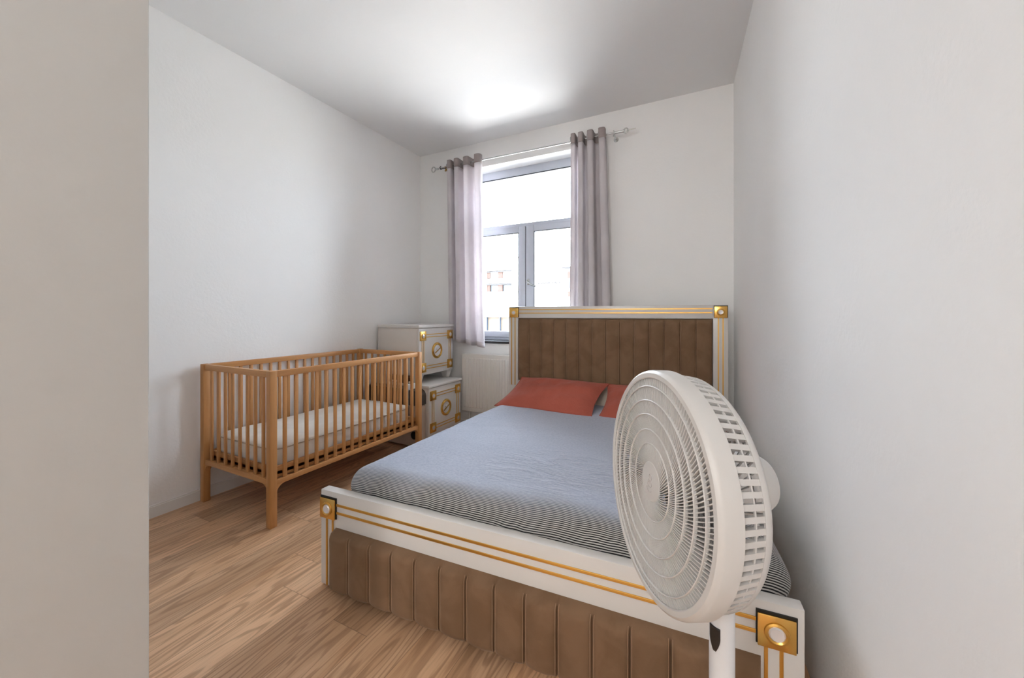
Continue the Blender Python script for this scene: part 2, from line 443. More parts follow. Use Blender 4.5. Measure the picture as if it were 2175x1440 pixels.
# ------------------------------------------------------------------ building across the street
FB = thing('apartment_building', (-6.5, 14, -6), 'overexposed white building across the street seen through the window', 'building')
T = Matrix.Translation((6.5, -14, 6))
FX0, FX1 = -30, 14
MB(T).box(FX0, FX1, 14.2, 15.2, -6, 3.53).box(FX0, FX1, 14.0, 14.2, 3.06, 3.50).box(FX0, FX1, 14., 14.2, 2.52, 2.72).box(FX0, FX1, 14., 14.2, 1.12, 2.17)\
    .box(FX0, -8.25, 14, 14.2, 2.17, 2.52).box(FX0, -8.25, 14, 14.2, 2.72, 3.06).box(-7.03, FX1, 14, 14.2, 2.17, 2.52).box(-7.03, FX1, 14, 14.2, 2.72, 3.06).build('wall', 'fac', FB, smooth=False)
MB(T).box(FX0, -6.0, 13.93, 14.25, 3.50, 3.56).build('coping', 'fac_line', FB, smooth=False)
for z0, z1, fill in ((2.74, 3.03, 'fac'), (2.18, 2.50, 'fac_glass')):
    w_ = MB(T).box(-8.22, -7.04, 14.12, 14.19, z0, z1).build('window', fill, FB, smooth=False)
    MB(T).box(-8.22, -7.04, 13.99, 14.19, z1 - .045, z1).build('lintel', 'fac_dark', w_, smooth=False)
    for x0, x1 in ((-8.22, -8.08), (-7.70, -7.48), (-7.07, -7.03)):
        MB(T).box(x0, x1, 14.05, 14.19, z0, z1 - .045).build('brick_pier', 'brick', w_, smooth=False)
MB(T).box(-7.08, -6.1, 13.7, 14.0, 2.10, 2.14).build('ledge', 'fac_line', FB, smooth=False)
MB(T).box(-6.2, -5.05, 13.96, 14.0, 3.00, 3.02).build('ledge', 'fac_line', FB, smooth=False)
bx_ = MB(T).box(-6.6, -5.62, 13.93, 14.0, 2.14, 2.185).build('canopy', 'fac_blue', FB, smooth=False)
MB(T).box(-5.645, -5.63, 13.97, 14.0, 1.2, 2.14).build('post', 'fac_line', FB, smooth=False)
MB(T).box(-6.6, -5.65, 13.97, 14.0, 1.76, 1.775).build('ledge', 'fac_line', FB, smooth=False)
# tiny dark lettering on the facade, too small to read
xx = -5.86
for q, wd in enumerate([.05, .03, .06, .04, .05, .03, .05, .06, .03, 0, .05, .07, .04, 0, .05]):
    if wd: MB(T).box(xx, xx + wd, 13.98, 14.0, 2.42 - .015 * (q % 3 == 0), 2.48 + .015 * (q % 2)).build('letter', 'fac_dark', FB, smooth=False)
    xx += wd + .018 if wd else .05
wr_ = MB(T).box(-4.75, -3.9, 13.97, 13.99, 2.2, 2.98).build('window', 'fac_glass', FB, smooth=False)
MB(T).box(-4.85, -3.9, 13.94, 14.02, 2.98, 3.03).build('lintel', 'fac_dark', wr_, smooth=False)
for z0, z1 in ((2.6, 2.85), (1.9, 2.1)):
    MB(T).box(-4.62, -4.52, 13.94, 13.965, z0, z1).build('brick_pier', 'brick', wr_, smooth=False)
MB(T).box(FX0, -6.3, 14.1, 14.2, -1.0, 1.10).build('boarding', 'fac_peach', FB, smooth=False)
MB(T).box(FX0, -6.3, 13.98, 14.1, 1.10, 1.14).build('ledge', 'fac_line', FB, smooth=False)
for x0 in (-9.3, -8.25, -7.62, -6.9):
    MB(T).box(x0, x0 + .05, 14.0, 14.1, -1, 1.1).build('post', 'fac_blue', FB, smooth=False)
for x0 in (-6.38, -3.4):
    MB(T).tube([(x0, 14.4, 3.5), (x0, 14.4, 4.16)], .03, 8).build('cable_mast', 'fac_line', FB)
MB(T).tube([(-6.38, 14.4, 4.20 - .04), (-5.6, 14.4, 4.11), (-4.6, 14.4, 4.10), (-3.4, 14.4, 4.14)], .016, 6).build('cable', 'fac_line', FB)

# ------------------------------------------------------------------ radiator
rd = thing('radiator', (-1.8, 3.43, .19), 'white ribbed panel radiator under the window', 'radiator')
T = Matrix.Translation((1.8, -3.43, -.19))
RX0, RX1, RZ0, RZ1 = -2.292, -1.30, .19, .79
prof = []
x = RX0 + .02
mb = MB(T)
mb.box(RX0, RX1, 3.392, 3.40, RZ0, RZ1, .003)
pitch = .0331; nr = int((RX1 - RX0 - .03) / pitch)
for i in range(nr):
    xc = RX0 + .022 + i * pitch + pitch / 2
    w1, w2 = pitch * .46, pitch * .38
    z0, z1 = RZ0 + .035, RZ1 - .035
    v = [(xc - w1, 3.393, z0), (xc + w1, 3.393, z0), (xc + w1, 3.393, z1), (xc - w1, 3.393, z1),
         (xc - w2, 3.388, z0 + .012), (xc + w2, 3.387, z0 + .012), (xc + w2, 3.387, z1 - .012), (xc - w2, 3.387, z1 - .012)]
    mb.add(v, [(4, 5, 6, 7), (0, 1, 5, 4), (1, 2, 6, 5), (2, 3, 7, 6), (3, 0, 4, 7)])
mb.build('front_panel', 'radiator', rd, smooth=False)
MB(T).box(RX0 + .005, RX1 - .005, 3.452, 3.46, RZ0, RZ1, .002).build('rear_panel', 'radiator', rd, smooth=False)
mb = MB(T).box(RX0 + .002, RX1, 3.398, 3.462, RZ1 - .012, RZ1 + .003, .002)
mb.build('top_grille', 'radiator', rd)
MB(T).box(RX0, RX0 + .003, 3.395, 3.46, RZ0 + .01, RZ1, .001).build('side_cover', 'radiator', rd)
for xb in (RX0 + .2, RX1 - .2):
    MB(T).box(xb - .015, xb + .015, 3.458, 3.481, .3, .7).build('bracket', 'radiator', rd)
mb = MB(T); mb.tube([(RX0 + .07, 3.43, .20), (RX0 + .07, 3.43, .0)], .009, 10)
mb.build('pipe', 'radiator', rd)

# ------------------------------------------------------------------ curtain rod and curtains
YR, ZR = 3.392, 2.797
rod = thing('curtain_rod', (-1.6, YR, ZR), 'thin steel curtain rod with ring ends above the window', 'curtain rod')
T = Matrix.Translation((1.6, -YR, -ZR))
MB(T).tube([(-2.62, YR, ZR + .006), (-.615, YR, ZR - .006)], .0075, 12).build('rod', 'steel', rod)
mb = MB(T); c0 = Vector((-2.668, YR, ZR + .007))
mb.tube([c0 + Vector((.024 * math.cos(t * PI / 10), 0, .028 * math.sin(t * PI / 10))) for t in range(20)], .006, 8, closed=True)
mb.tube([(-2.645, YR, ZR + .006), (-2.60, YR, ZR + .006)], .010, 10)
mb.build('ring_finial', 'steel', rod)
mb = MB(T); c0 = Vector((-.60, YR, ZR - .006))
mb.tube([c0 + Vector((.017 * math.cos(t * PI / 10), 0, .020 * math.sin(t * PI / 10))) for t in range(20)], .006, 8, closed=True)
mb.tube([c0 + Vector((.02, 0, 0)), c0 + Vector((.082, 0, .002))], .0045, 8)
mb.tube([c0 - Vector((.016, 0, 0)), c0 - Vector((.10, 0, 0))], .0115, 10)
mb.build('ring_finial', 'steel', rod)
for xb, mt in ((-2.50, 'brass'), (-.70, 'steel')):
    zz = ZR
    mb = MB(T); mb.tube([(xb, YR, zz - .014), (xb, YR + .03, zz - .024), (xb, YB, zz - .03)], .007, 8)
    mb.tube([(xb, YR - .014, zz + .012), (xb, YR - .016, zz), (xb, YR - .006, zz - .014), (xb, YR + .01, zz - .016), (xb, YR + .018, zz - .004)], .004, 8)
    mb.tube([(xb, YB - .006, zz - .03), (xb, YB, zz - .03)], .022, 16)
    mb.tube([(xb, YR - .002, zz - .014), (xb, YR - .006, zz - .038)], [.006, .010], 8)
    mb.build('bracket', mt, rod)
mb = MB(T); mb.tube([(-2.565, YR - .001, ZR + .028), (-2.572, YR - .012, ZR + .012), (-2.562, YR - .012, ZR - .012), (-2.54, YR - .01, ZR - .008), (-2.49, YR - .01, ZR - .010)], .0045, 8)
mb.build('hook', 'black', rod)

def curtain(label, xt0, xt1, xb0, xb1, nf, zt, zb0, zb1, ph, amp, seed, header_h=.085):
    base = (xt0 + xt1) / 2
    c = thing('curtain', (base, YR, .9), label, 'curtain', group='mauve grey curtains at the window')
    T = Matrix.Translation((-base, -YR, -.9))
    nu = int(nf * 24) + 1
    def P(u, z):
        k = (zt - z) / (zt - zb1)
        x0 = xt0 + (xb0 - xt0) * k; x1 = xt0 * 0 + xt1 + (xb1 - xt1) * k
        a = 2 * PI * nf * u + ph + .25 * k * math.sin(seed + 5 * u)
        ampk = amp * (1 + .25 * k * math.sin(3 * u + seed)) * (.94 + .15 * noise.noise(Vector((u * 4, z * 1.5, seed))))
        y = YR + ampk * math.tanh(1.6 * math.sin(a)) / math.tanh(1.6)
        x = x0 + (x1 - x0) * (u - .085 * math.sin(PI * u)) - .010 * math.sin(2 * a) + .006 * k * noise.noise(Vector((u * 6, z * 2, seed + 4)))
        if z < 1.13 and x < -2.35: y = max(y, 3.364)
        return Vector((x, min(y, YB - .006), z))
    def zbot(u): return zb0 + (zb1 - zb0) * u + .006 * math.sin(2 * PI * nf * u + 1)
    mb = MB(T); mb.grid(lambda u, v: P(u, (zt - header_h) + (zbot(u) - (zt - header_h)) * v), nu, 40)
    cl = mb.build('cloth', 'curtain', c, angle=80)
    s = cl.modifiers.new('thickness', 'SOLIDIFY'); s.thickness = .0022; s.offset = 0
    mb = MB(T); mb.grid(lambda u, v: P(u, zt + (-header_h - .004) * v) + Vector((0, -.0015, 0)), nu, 6)
    hd = mb.build('header_band', 'header', c, angle=80)
    s = hd.modifiers.new('thickness', 'SOLIDIFY'); s.thickness = .005; s.offset = 0
    mb = MB(T); mb.grid(lambda u, v: P(u, zbot(u) + .05 - .052 * v) + Vector((0, -.0018, 0)), nu, 3)
    hm = mb.build('hem', 'curtain', c, angle=80)
    s = hm.modifiers.new('thickness', 'SOLIDIFY'); s.thickness = .004; s.offset = 0
    for q in range(int(2 * nf)):
        u = (q + .5) / (2 * nf)
        u = max(.02, min(.98, q / (2 * nf) + .012))
        pt = P(u, ZR); t = P(min(u + .004, 1), ZR) - P(max(u - .004, 0), ZR); t.z = 0; t.normalize(); nrm = Vector((t.y, -t.x, 0))
        mb = MB(T); mb.tube([pt + t * .021 * math.cos(a_ * PI / 10) + Vector((0, 0, .021 * math.sin(a_ * PI / 10))) for a_ in range(20)], .0045, 8, closed=True)
        mb.build('eyelet', 'steel', c)
    return c
curtain('mauve grey eyelet curtain beside the stacked nightstands, hem showing over the radiator', -2.452, -2.045, -2.415, -2.015, 3.5, 2.852, .945, .868, PI, .053, 1.3)
curtain('mauve grey eyelet curtain hanging down behind the headboard', -1.075, -.775, -1.095, -.715, 3.5, 2.842, .90, .90, PI, .055, 4.1)

# ------------------------------------------------------------------ cot
CX0, CX1, CY0, CY1 = -2.882, -2.183, 1.326, 2.572
cot = thing('baby_cot', ((CX0 + CX1) / 2, (CY0 + CY1) / 2, 0), 'light brown wooden slatted baby cot against the left wall', 'cot')
CO = Vector(((CX0 + CX1) / 2, (CY0 + CY1) / 2, 0)); T = Matrix.Translation(-CO)
HP = .0205; ZT = .884
for px_, py_ in ((CX0, CY0), (CX1, CY0), (CX0, CY1), (CX1, CY1)):
    MB(T).box(px_ - HP, px_ + HP, py_ - HP, py_ + HP, 0, ZT, .004).build('leg_post', 'woodZ', cot)
RT = .013
def fillet(mb, c, d, z, axis, r=.05, half=RT):
    """curved gusset below a rail at post face c, going in direction d"""
    n = 8; pts = [(0, 0)] + [(r * (1 - math.sin(k / n * PI / 2)), -r * (1 - math.cos(k / n * PI / 2))) for k in range(n + 1)][::1]
    pts = [(0, 0.0)] + [(r - r * math.sin(k / n * PI / 2), -(r - r * math.cos(k / n * PI / 2))) for k in range(n + 1)]
    F = []; V = []
    for sgn in (-half, half):
        for a_, h in pts:
            V.append((c[0] + d * a_, c[1] + sgn, z + h) if axis == 'X' else (c[0] + sgn, c[1] + d * a_, z + h))
    m_ = len(pts)
    F.append(tuple(range(m_))); F.append(tuple(range(2 * m_ - 1, m_ - 1, -1)))
    for i in range(m_): F.append((i, (i + 1) % m_, m_ + (i + 1) % m_, m_ + i))
    mb.add(V, F)
for x_ in (CX0, CX1):   # long sides
    mb = MB(T).box(x_ - RT, x_ + RT, CY0 + HP, CY1 - HP, .846, .882, .003); mb.build('top_rail', 'woodY', cot)
    mb = MB(T).box(x_ - RT, x_ + RT, CY0 + HP, CY1 - HP, .232, .260, .003)
    fillet(mb, (x_, CY0 + HP), 1, .233, 'Y'); fillet(mb, (x_, CY1 - HP), -1, .233, 'Y')
    mb.build('bottom_rail', 'woodY', cot)
for y_ in (CY0, CY1):
    MB(T).box(CX0 + HP, CX1 - HP, y_ - RT, y_ + RT, .846, .882, .003).build('top_rail', 'woodX', cot)
    mb = MB(T).box(CX0 + HP, CX1 - HP, y_ - RT, y_ + RT, .240, .272, .003)
    fillet(mb, (CX0 + HP, y_), 1, .241, 'X'); fillet(mb, (CX1 - HP, y_), -1, .241, 'X')
    mb.build('bottom_rail', 'woodX', cot)
slat = MB().box(-.0062, .0062, -.011, .011, .256, .850, .003).build('slat', 'woodZ', cot); first = True
slatx = MB().box(-.011, .011, -.0062, .0062, .268, .850, .003).build('slat', 'woodZ', cot); firstx = True
for x_ in (CX1, CX0):
    for i in range(17):
        loc = Vector((x_, 1.402 + i * .0682, 0)) - CO
        if first: slat.location = loc; first = False
        else: inst(slat, cot, loc)
for y_ in (CY0, CY1):
    for i in range(8):
        loc = Vector((-2.805 + i * .0779, y_, 0)) - CO
        if firstx: slatx.location = loc; firstx = False
        else: inst(slatx, cot, loc)
mb = MB(T); mb.box(CX0 + .016, CX1 - .016, CY0 + .016, CY1 - .016, .278, .300, .002)
mb.box(CX1 - .034, CX1 - .016, CY0 + .016, CY1 - .016, .262, .326, .002).box(CX0 + .016, CX0 + .034, CY0 + .016, CY1 - .016, .262, .326, .002)
mb.box(CX0 + .034, CX1 - .034, CY0 + .016, CY0 + .034, .262, .326, .002).box(CX0 + .034, CX1 - .034, CY1 - .034, CY1 - .016, .262, .326, .002)
mb.build('mattress_base', 'woodY', cot)
cm = thing('cot_mattress', (CO.x, CO.y, .300), 'thin white foam mattress with beige piping lying in the wooden cot', 'mattress')
T = Matrix.Translation(-Vector((CO.x, CO.y, .300)))
def cmf(p):
    if p.z > .36: p.z += .008 * noise.noise(Vector((p.x * 3, p.y * 3, 2))) + .004 * noise.noise(Vector((p.x * 11, p.y * 11, 5)))
    return p
MB(T).rbox((CX0 + .042, CY0 + .042, .300), (CX1 - .042, CY1 - .042, .438), (.07, .07, .022), 6, 20, cmf).build('foam', 'cotmattress', cm, angle=80)
def rrect(x0, x1, y0, y1, r, z, n=8):
    P = []
    for cx_, cy_, a0 in ((x1 - r, y1 - r, 0), (x0 + r, y1 - r, PI / 2), (x0 + r, y0 + r, PI), (x1 - r, y0 + r, 1.5 * PI)):
        for k in range(n + 1): P.append((cx_ + r * math.cos(a0 + k / n * PI / 2), cy_ + r * math.sin(a0 + k / n * PI / 2), z))
    return P
MB(T).tube(rrect(CX0 + .040, CX1 - .040, CY0 + .040, CY1 - .040, .07, .413), .0035, 6, closed=True).build('piping', 'cotpiping', cm)

# ------------------------------------------------------------------ stacked nightstands
def nightstand(name, x1, y0, y1, zfoot, zb, zt, label, depth, lid=.03):
    cx_, cy_ = x1 - depth / 2, (y0 + y1) / 2
    ns = thing(name, (cx_, cy_, zfoot), label, 'nightstand', group='white and gold nightstands stacked in the corner')
    T = Matrix.Translation((-cx_, -cy_, -zfoot))
    x0 = x1 - depth
    mb = MB(T).box(x0, x1 - .018, y0, y1, zb, zt - lid, .003)
    mb.build('body', 'lacquer_side', ns)
    MB(T).box(x0 + .02, x1 - .04, y0 - .003, y0, zb + .02, zt - lid - .02, .001).build('side_panel', 'lacquer_side', ns)
    MB(T).box(x0 - .004, x1 + .010, y0 - .010, y1 + .010, zt - lid, zt, .006, 3).build('lid', 'lacquer', ns)
    dr = MB(T).box(x1 - .018, x1, y0 + .002, y1 - .002, zb + .001, zt - lid - .003, .002).build('door', 'lacquer', ns)
    # corner plates, double inlay lines, round medallion
    S = .088; my, mz0, mz1 = .012, .025, .030
    ys = (y0 + my, y1 - my - S); zs = (zb + mz0, zt - lid - mz1 - S)
    for a in ys:
        for b_ in zs:
            pl = MB(T).box(x1, x1 + .008, a, a + S, b_, b_ + S, .002).build('corner_plate', 'gold', ns)
            Tm = T @ Matrix.Translation((x1 + .008, a + S / 2, b_ + S / 2)) @ Matrix.Rotation(PI / 2, 4, 'Y')
            MB(Tm).lathe([(.026, 0), (.026, .003), (.020, .005), (.018, .003)], 24).build('bezel', 'gold_strip', pl)
            MB(Tm).lathe([(.019, 0), (.019, .003), (.012, .006), (0, .0065)], 16).build('crystal', 'crystal', pl)
    g = MB(T)
    for o1 in (.028, .054):
        for b_ in zs: g.box(x1, x1 + .003, ys[0] + S, ys[1], b_ + o1, b_ + o1 + .007)
        for a in ys: g.box(x1, x1 + .003, a + o1, a + o1 + .007, zs[0] + S, zs[1])
    g.build('gold_inlay', 'gold_strip', ns, smooth=False)
    Tm = T @ Matrix.Translation((x1, cy_ + .0, (zs[0] + zs[1] + S) / 2)) @ Matrix.Rotation(PI / 2, 4, 'Y')
    R_ = .080
    md = MB(Tm).lathe([(R_ - .026, 0), (R_ - .024, .010), (R_ - .012, .016), (R_ - .002, .010), (R_, 0)], 40).build('medallion', 'gold', ns)
    MB(Tm).lathe([(R_ - .024, 0), (R_ - .024, .004), (0, .0045)], 32).build('glass_disc', 'crystal', md)
    MB(Tm).lathe([(.016, .004), (.016, .010), (.009, .014), (0, .0145)], 20, Matrix.Translation((-.012, .004, 0))).build('crystal', 'crystal', md)
    MB(Tm).box(-.004, .004, -.050, .045, .010, .018, .002, 2, Matrix.Rotation(math.radians(28), 4, 'Z')).build('handle', 'brass', md)
    for a in (y0 + .045, y1 - .045):
        for c_ in (x0 + .10, x1 - .055):
            mb = MB(T); t_, b2 = .042, .024
            V = [(c_ - t_, a - t_, zb), (c_ + t_, a - t_, zb), (c_ + t_, a + t_, zb), (c_ - t_, a + t_, zb),
                 (c_ - b2, a - b2, zfoot), (c_ + b2, a - b2, zfoot), (c_ + b2, a + b2, zfoot), (c_ - b2, a + b2, zfoot)]
            mb.add(V, [(0, 1, 2, 3), (4, 5, 6, 7), (0, 1, 5, 4), (1, 2, 6, 5), (2, 3, 7, 6), (3, 0, 4, 7)])
            mb.build('leg', 'lacquer', ns, smooth=False)
    return ns
LZT = .549
nightstand('nightstand', -2.250, 2.795, 3.305, 0, .085, LZT, 'lower white nightstand with gold trim, standing on the floor by the cot', .54, .024)
nightstand('nightstand', -2.377, 2.805, 3.345, LZT, .628, 1.106, 'upper white nightstand with gold trim, stacked on top of the other', .518, .032)

# low case between the cot end and the lower nightstand
ca = thing('slotted_case', (-2.56, 2.70, 0), 'low black and beige slotted case standing between cot and lower nightstand', 'case')
T = Matrix.Translation((2.56, -2.70, 0))
def arch(x0, x1, z0, z1, r, y0, y1, n=10):
    pts = [(x0, z0), (x1, z0)] + [(x1 - r + r * math.cos(k / n * PI / 2), z1 - r + r * math.sin(k / n * PI / 2)) for k in range(n + 1)] + [(x0, z1)]
    V = [(x, y0, z) for x, z in pts] + [(x, y1, z) for x, z in pts]; m_ = len(pts)
    return V, [tuple(range(m_)), tuple(range(2 * m_ - 1, m_ - 1, -1))] + [(i, (i + 1) % m_, m_ + (i + 1) % m_, m_ + i) for i in range(m_)]
MB(T).add(*arch(-2.90, -2.282, 0.02, .385, .03, 2.68, 2.785)).build('body', 'beige', ca, smooth=False)
MB(T).add(*arch(-2.90, -2.42, .385, .53, .012, 2.665, 2.785)).build('front_panel', 'black', ca, smooth=False)
MB(T).add(*arch(-2.40, -2.276, .385, .520, .06, 2.675, 2.785)).build('rounded_panel', 'greybox', ca, smooth=False)
MB(T).box(-2.42, -2.385, 2.66, 2.785, .37, .57, .006).build('upright', 'trim', ca)
for z_ in (.235, .165):
    MB(T).box(-2.60, -2.29, 2.674, 2.682, z_, z_ + .028, .003).build('slot', 'black', ca)
MB(T).tube([(-2.32, 2.670, .12), (-2.32, 2.684, .12)], .035, 20).build('knob', 'black', ca)
# small beaded pouch in the gap between the two nightstands
po = thing('beaded_pouch', (-2.62, 2.838, LZT), 'dark brown pouch edged with pale beads wedged between the stacked nightstands', 'pouch')
T = Matrix.Translation((2.62, -2.838, -LZT))
MB(T).rbox((-2.77, 2.798, LZT), (-2.452, 2.88, LZT + .072), .014, 3, 6).build('body', 'pouch', po)
for i in range(6):
    c_ = Vector((-2.75 + i * .054, 2.794, LZT + .016))
    MB(T).lathe([(0, -.012), (.008, -.009), (.012, 0), (.008, .009), (0, .012)], 12, Matrix.Translation(c_)).build('bead', 'pearl', po)
MB(T).box(-2.765, -2.70, 2.792, 2.80, LZT + .02, LZT + .06, .004).build('clasp', 'gold', po)

# ------------------------------------------------------------------ bed
BL = Vector((-1.519, 1.140, 0))
bed = thing('double_bed', BL, 'white and gold double bed with brown channelled velvet headboard and footboard', 'bed', TH)
BW = 1.758; FH = .428
def plate(T0, s0, z0, S, y, front, rad, parent):
    """gold corner plate facing -y"""
    MB(T0).box(s0 - .003, s0 + S + .004, y - .004, y, z0 + .002, z0 + S + .006).build('backing_plate', 'black_gap', parent, smooth=False)
    pl = MB(T0).box(s0, s0 + S, y - front, y - .004, z0, z0 + S, .002).build('corner_plate', 'gold', parent)
    Tm = (T0 or Matrix()) @ Matrix.Translation((s0 + S / 2, y - front, z0 + S / 2)) @ Matrix.Rotation(PI / 2, 4, 'X')
    MB(Tm).lathe([(rad + .003, 0), (rad + .002, .004), (rad - .003, .006), (rad - .007, .003)], 36).build('bezel', 'gold_strip', pl)
    MB(Tm).lathe([(rad - .007, 0), (rad - .0065, .003), (rad * .62, .007), (rad * .5, .0065), (0, .0075)], 12).build('crystal', 'crystal', pl)
    return pl
def channels(mb, s0, s1, z0, z1, y, n, bulge, edge=.014):
    """padded panel facing -y split in n vertical channels"""
    nu = n * 14 + 1; nv = 26
    def fn(u, v):
        s = s0 + (s1 - s0) * u; z = z0 + (z1 - z0) * v
        de = min(s - s0, s1 - s) / edge; dz = min(z - z0, z1 - z) / (edge * 2.2)
        e_ = math.sqrt(max(0, 1 - (1 - min(1, de)) ** 2)) * math.sqrt(max(0, 1 - (1 - min(1, dz)) ** 2))
        ph = abs(math.sin(PI * n * u)) ** .36
        b = bulge * e_ * (.52 + .48 * ph)
        b += .0015 * noise.noise(Vector((s * 9, z * 9, 3))) * e_
        return Vector((s, y - b, z))
    mb.grid(fn, nu, nv)
    return fn
def seams(T0, s0, s1, z0, z1, fn, n, parent, step=1):
    for i in range(1, n):
        for d in (-.0055, .0055):
            u = i / n + d / (s1 - s0)
            pts = [fn(u, .04 + .92 * k / 24) + Vector((0, .0005, 0)) for k in range(25)]
            MB(T0).tube(pts, .0019, 5).build('seam', 'piping', parent)
# footboard
V0, V1 = .083, 1.660
fb = MB().box(0, BW, 0, .042, 0.012, FH, .003).build('footboard', 'lacquer', bed)
fb['label'] = 'white lacquered footboard'
mb = MB(); fnF = channels(mb, V0, V1, .020, .277, .001, 14, .050)
vf = mb.build('velvet_panel', 'velvet', fb, angle=80)
seams(None, V0, V1, .02, .277, fnF, 14, fb)
mb = MB()
for z_ in (.370, .336): mb.box(.091, 1.652, -.0035, .001, z_, z_ + .010, .001)
for s_ in (.033, .068, 1.667, 1.702): mb.box(s_, s_ + .009, -.0035, .001, .014, .312, .001)
mb.build('gold_inlay', 'gold_strip', fb, smooth=False)
for s_ in (.005, 1.651): plate(None, s_, .311, .087, 0, .011, .0265, fb)
# headboard, local y = 1.98
HY = 1.98
hb_ = MB(); hb_.box(.033, .122, HY, HY + .06, .567, 1.275, .004).box(1.690, 1.790, HY, HY + .06, .567, 1.275, .004)
hb_.box(.122, 1.690, HY, HY + .06, 1.172, 1.275, .004).box(.122, 1.690, HY, HY + .06, .30, .607, .003).box(.033, .122, HY + .006, HY + .06, 0, .567, .003).box(1.69, 1.79, HY + .006, HY + .06, 0, .567, .003)
hb_.box(.12, 1.692, HY + .03, HY + .06, .6, 1.18)
hb = hb_.build('headboard', 'lacquer', bed); hb['label'] = 'tall white framed headboard'
mb = MB(); fnH = channels(mb, .124, 1.688, .609, 1.170, HY + .016, 14, .042)
mb.build('velvet_panel', 'velvet_head', hb, angle=80)
seams(None, .124, 1.688, .609, 1.170, fnH, 14, hb)
mb = MB()
for z_ in (1.243, 1.213): mb.box(.132, 1.688, HY - .003, HY + .001, z_, z_ + .008)
for s_ in (.056, .090, 1.722, 1.752): mb.box(s_, s_ + .008, HY - .003, HY + .001, .567, 1.178)
mb.build('gold_inlay', 'gold_strip', hb, smooth=False)
for s_ in (.042, 1.698): plate(None, s_, 1.178, .086, HY, .010, .024, hb)
# side rails and slatted base
for s0_, s1_ in ((.035, .065), (1.705, 1.735)):
    MB().box(s0_, s1_, .042, HY + .005, .13, .36, .004).build('side_rail', 'lacquer', bed)
MB().box(.065, 1.705, .042, HY, .26, .285).build('slat_base', 'woodX', bed)

# mattress with fitted sheet
mt = thing('mattress', BL, 'thick double mattress under a blue grey fitted sheet striped at its border', 'mattress', TH)
def mf(p):
    k = p.y / 1.9
    # left edge runs slightly inwards towards the headboard, surface falls a little
    p.x += .075 * k * max(0, 1 - (p.x - .07) / .9)
    cr = max(0, min(1, (p.x - 1.45) / .25)) * max(0, 1 - max(0, p.y - .05) / .45)
    p.x += .026 * cr; p.y -= .012 * cr; p.z -= .012 * cr * max(0, (p.z - .40) / .11)
    if p.z > .40:
        p.z -= .012 * k
        p.z += .010 * noise.noise(Vector((p.x * 2.2, p.y * 2.2, 1))) + .003 * noise.noise(Vector((p.x * 7, p.y * 9, 4)))
    return p
MB().box(.10, 1.68, .075, 1.95, .286, .40, .02).build('mattress_core', 'cotmattress', mt)
MB().rbox((.062, .050, .345), (1.735, 1.962, .512), (.10, .10, .085), 9, 60, mf).build('fitted_sheet', 'sheet', mt, angle=85)

# pillows
def pillow(name, mat, label, a, b, H, loc, rot, seed, group=None, flange=True):
    o = thing(name, (0, 0, 0), label, 'pillow', group=group)
    o.location = loc; o.rotation_euler = rot
    def shell(sgn):
        def fn(u, v):
            U, V = 2 * u - 1, 2 * v - 1
            U = math.sin(U * PI / 2) * .5 + U * .5; V = math.sin(V * PI / 2) * .5 + V * .5
            x = a * U * (1 - .075 * (1 - V * V) * abs(U) ** 3); y = b * V * (1 - .055 * (1 - U * U) * abs(V) ** 3)
            e_ = max(0, 1 - abs(U) ** 3.0) ** .8 * max(0, 1 - abs(V) ** 2.6) ** .7
            h = H * e_ * (1 if sgn > 0 else .85)
            wr = noise.noise(Vector((x * 9, y * 9, seed))) * .013 + noise.noise(Vector((x * 24 + 3, y * 10, seed))) * .0035
            edge = 1 - e_
            h += wr * e_ + abs(noise.noise(Vector((x * 20, y * 20, seed + 2)))) * .008 * edge * e_ * 2
            return Vector((x, y, sgn * h))
        return fn
    mb = MB(); mb.grid(shell(1), 61, 45).grid(shell(-1), 61, 45)
    bmesh.ops.remove_doubles(mb.bm, verts=mb.bm.verts, dist=.0006)
    mb.build('pillowcase', mat, o, angle=85)
    f = shell(1); ring = [f(k / 24, 0) for k in range(24)] + [f(1, k / 16) for k in range(16)] + [f(1 - k / 24, 1) for k in range(24)] + [f(0, 1 - k / 16) for k in range(16)]
    MB().tube(ring, .0032, 6, closed=True).build('seam', mat, o)
    return o
def bedpt(s, t, z): return BL + Matrix.Rotation(TH, 3, 'Z') @ Vector((s, t, z))
TILT = math.radians(18.5)
pillow('pillow', 'terracotta', 'terracotta red pillow lying whole in view on the window side of the bed', .388, .246, .068, bedpt(.545, 1.662, .574), (TILT, math.radians(-.5), TH - math.radians(5.5)), 2, 'terracotta pillows on the bed')
pillow('pillow', 'terracotta', 'terracotta red pillow mostly hidden behind the fan head', .388, .246, .068, bedpt(1.330, 1.650, .572), (TILT, 0, TH + math.radians(1.5)), 9, 'terracotta pillows on the bed')
pillow('pillow', 'whitepillow', 'cream pillow showing between the two terracotta pillows', .30, .15, .05, bedpt(1.01, 1.850, .535), (math.radians(42), 0, TH), 5)

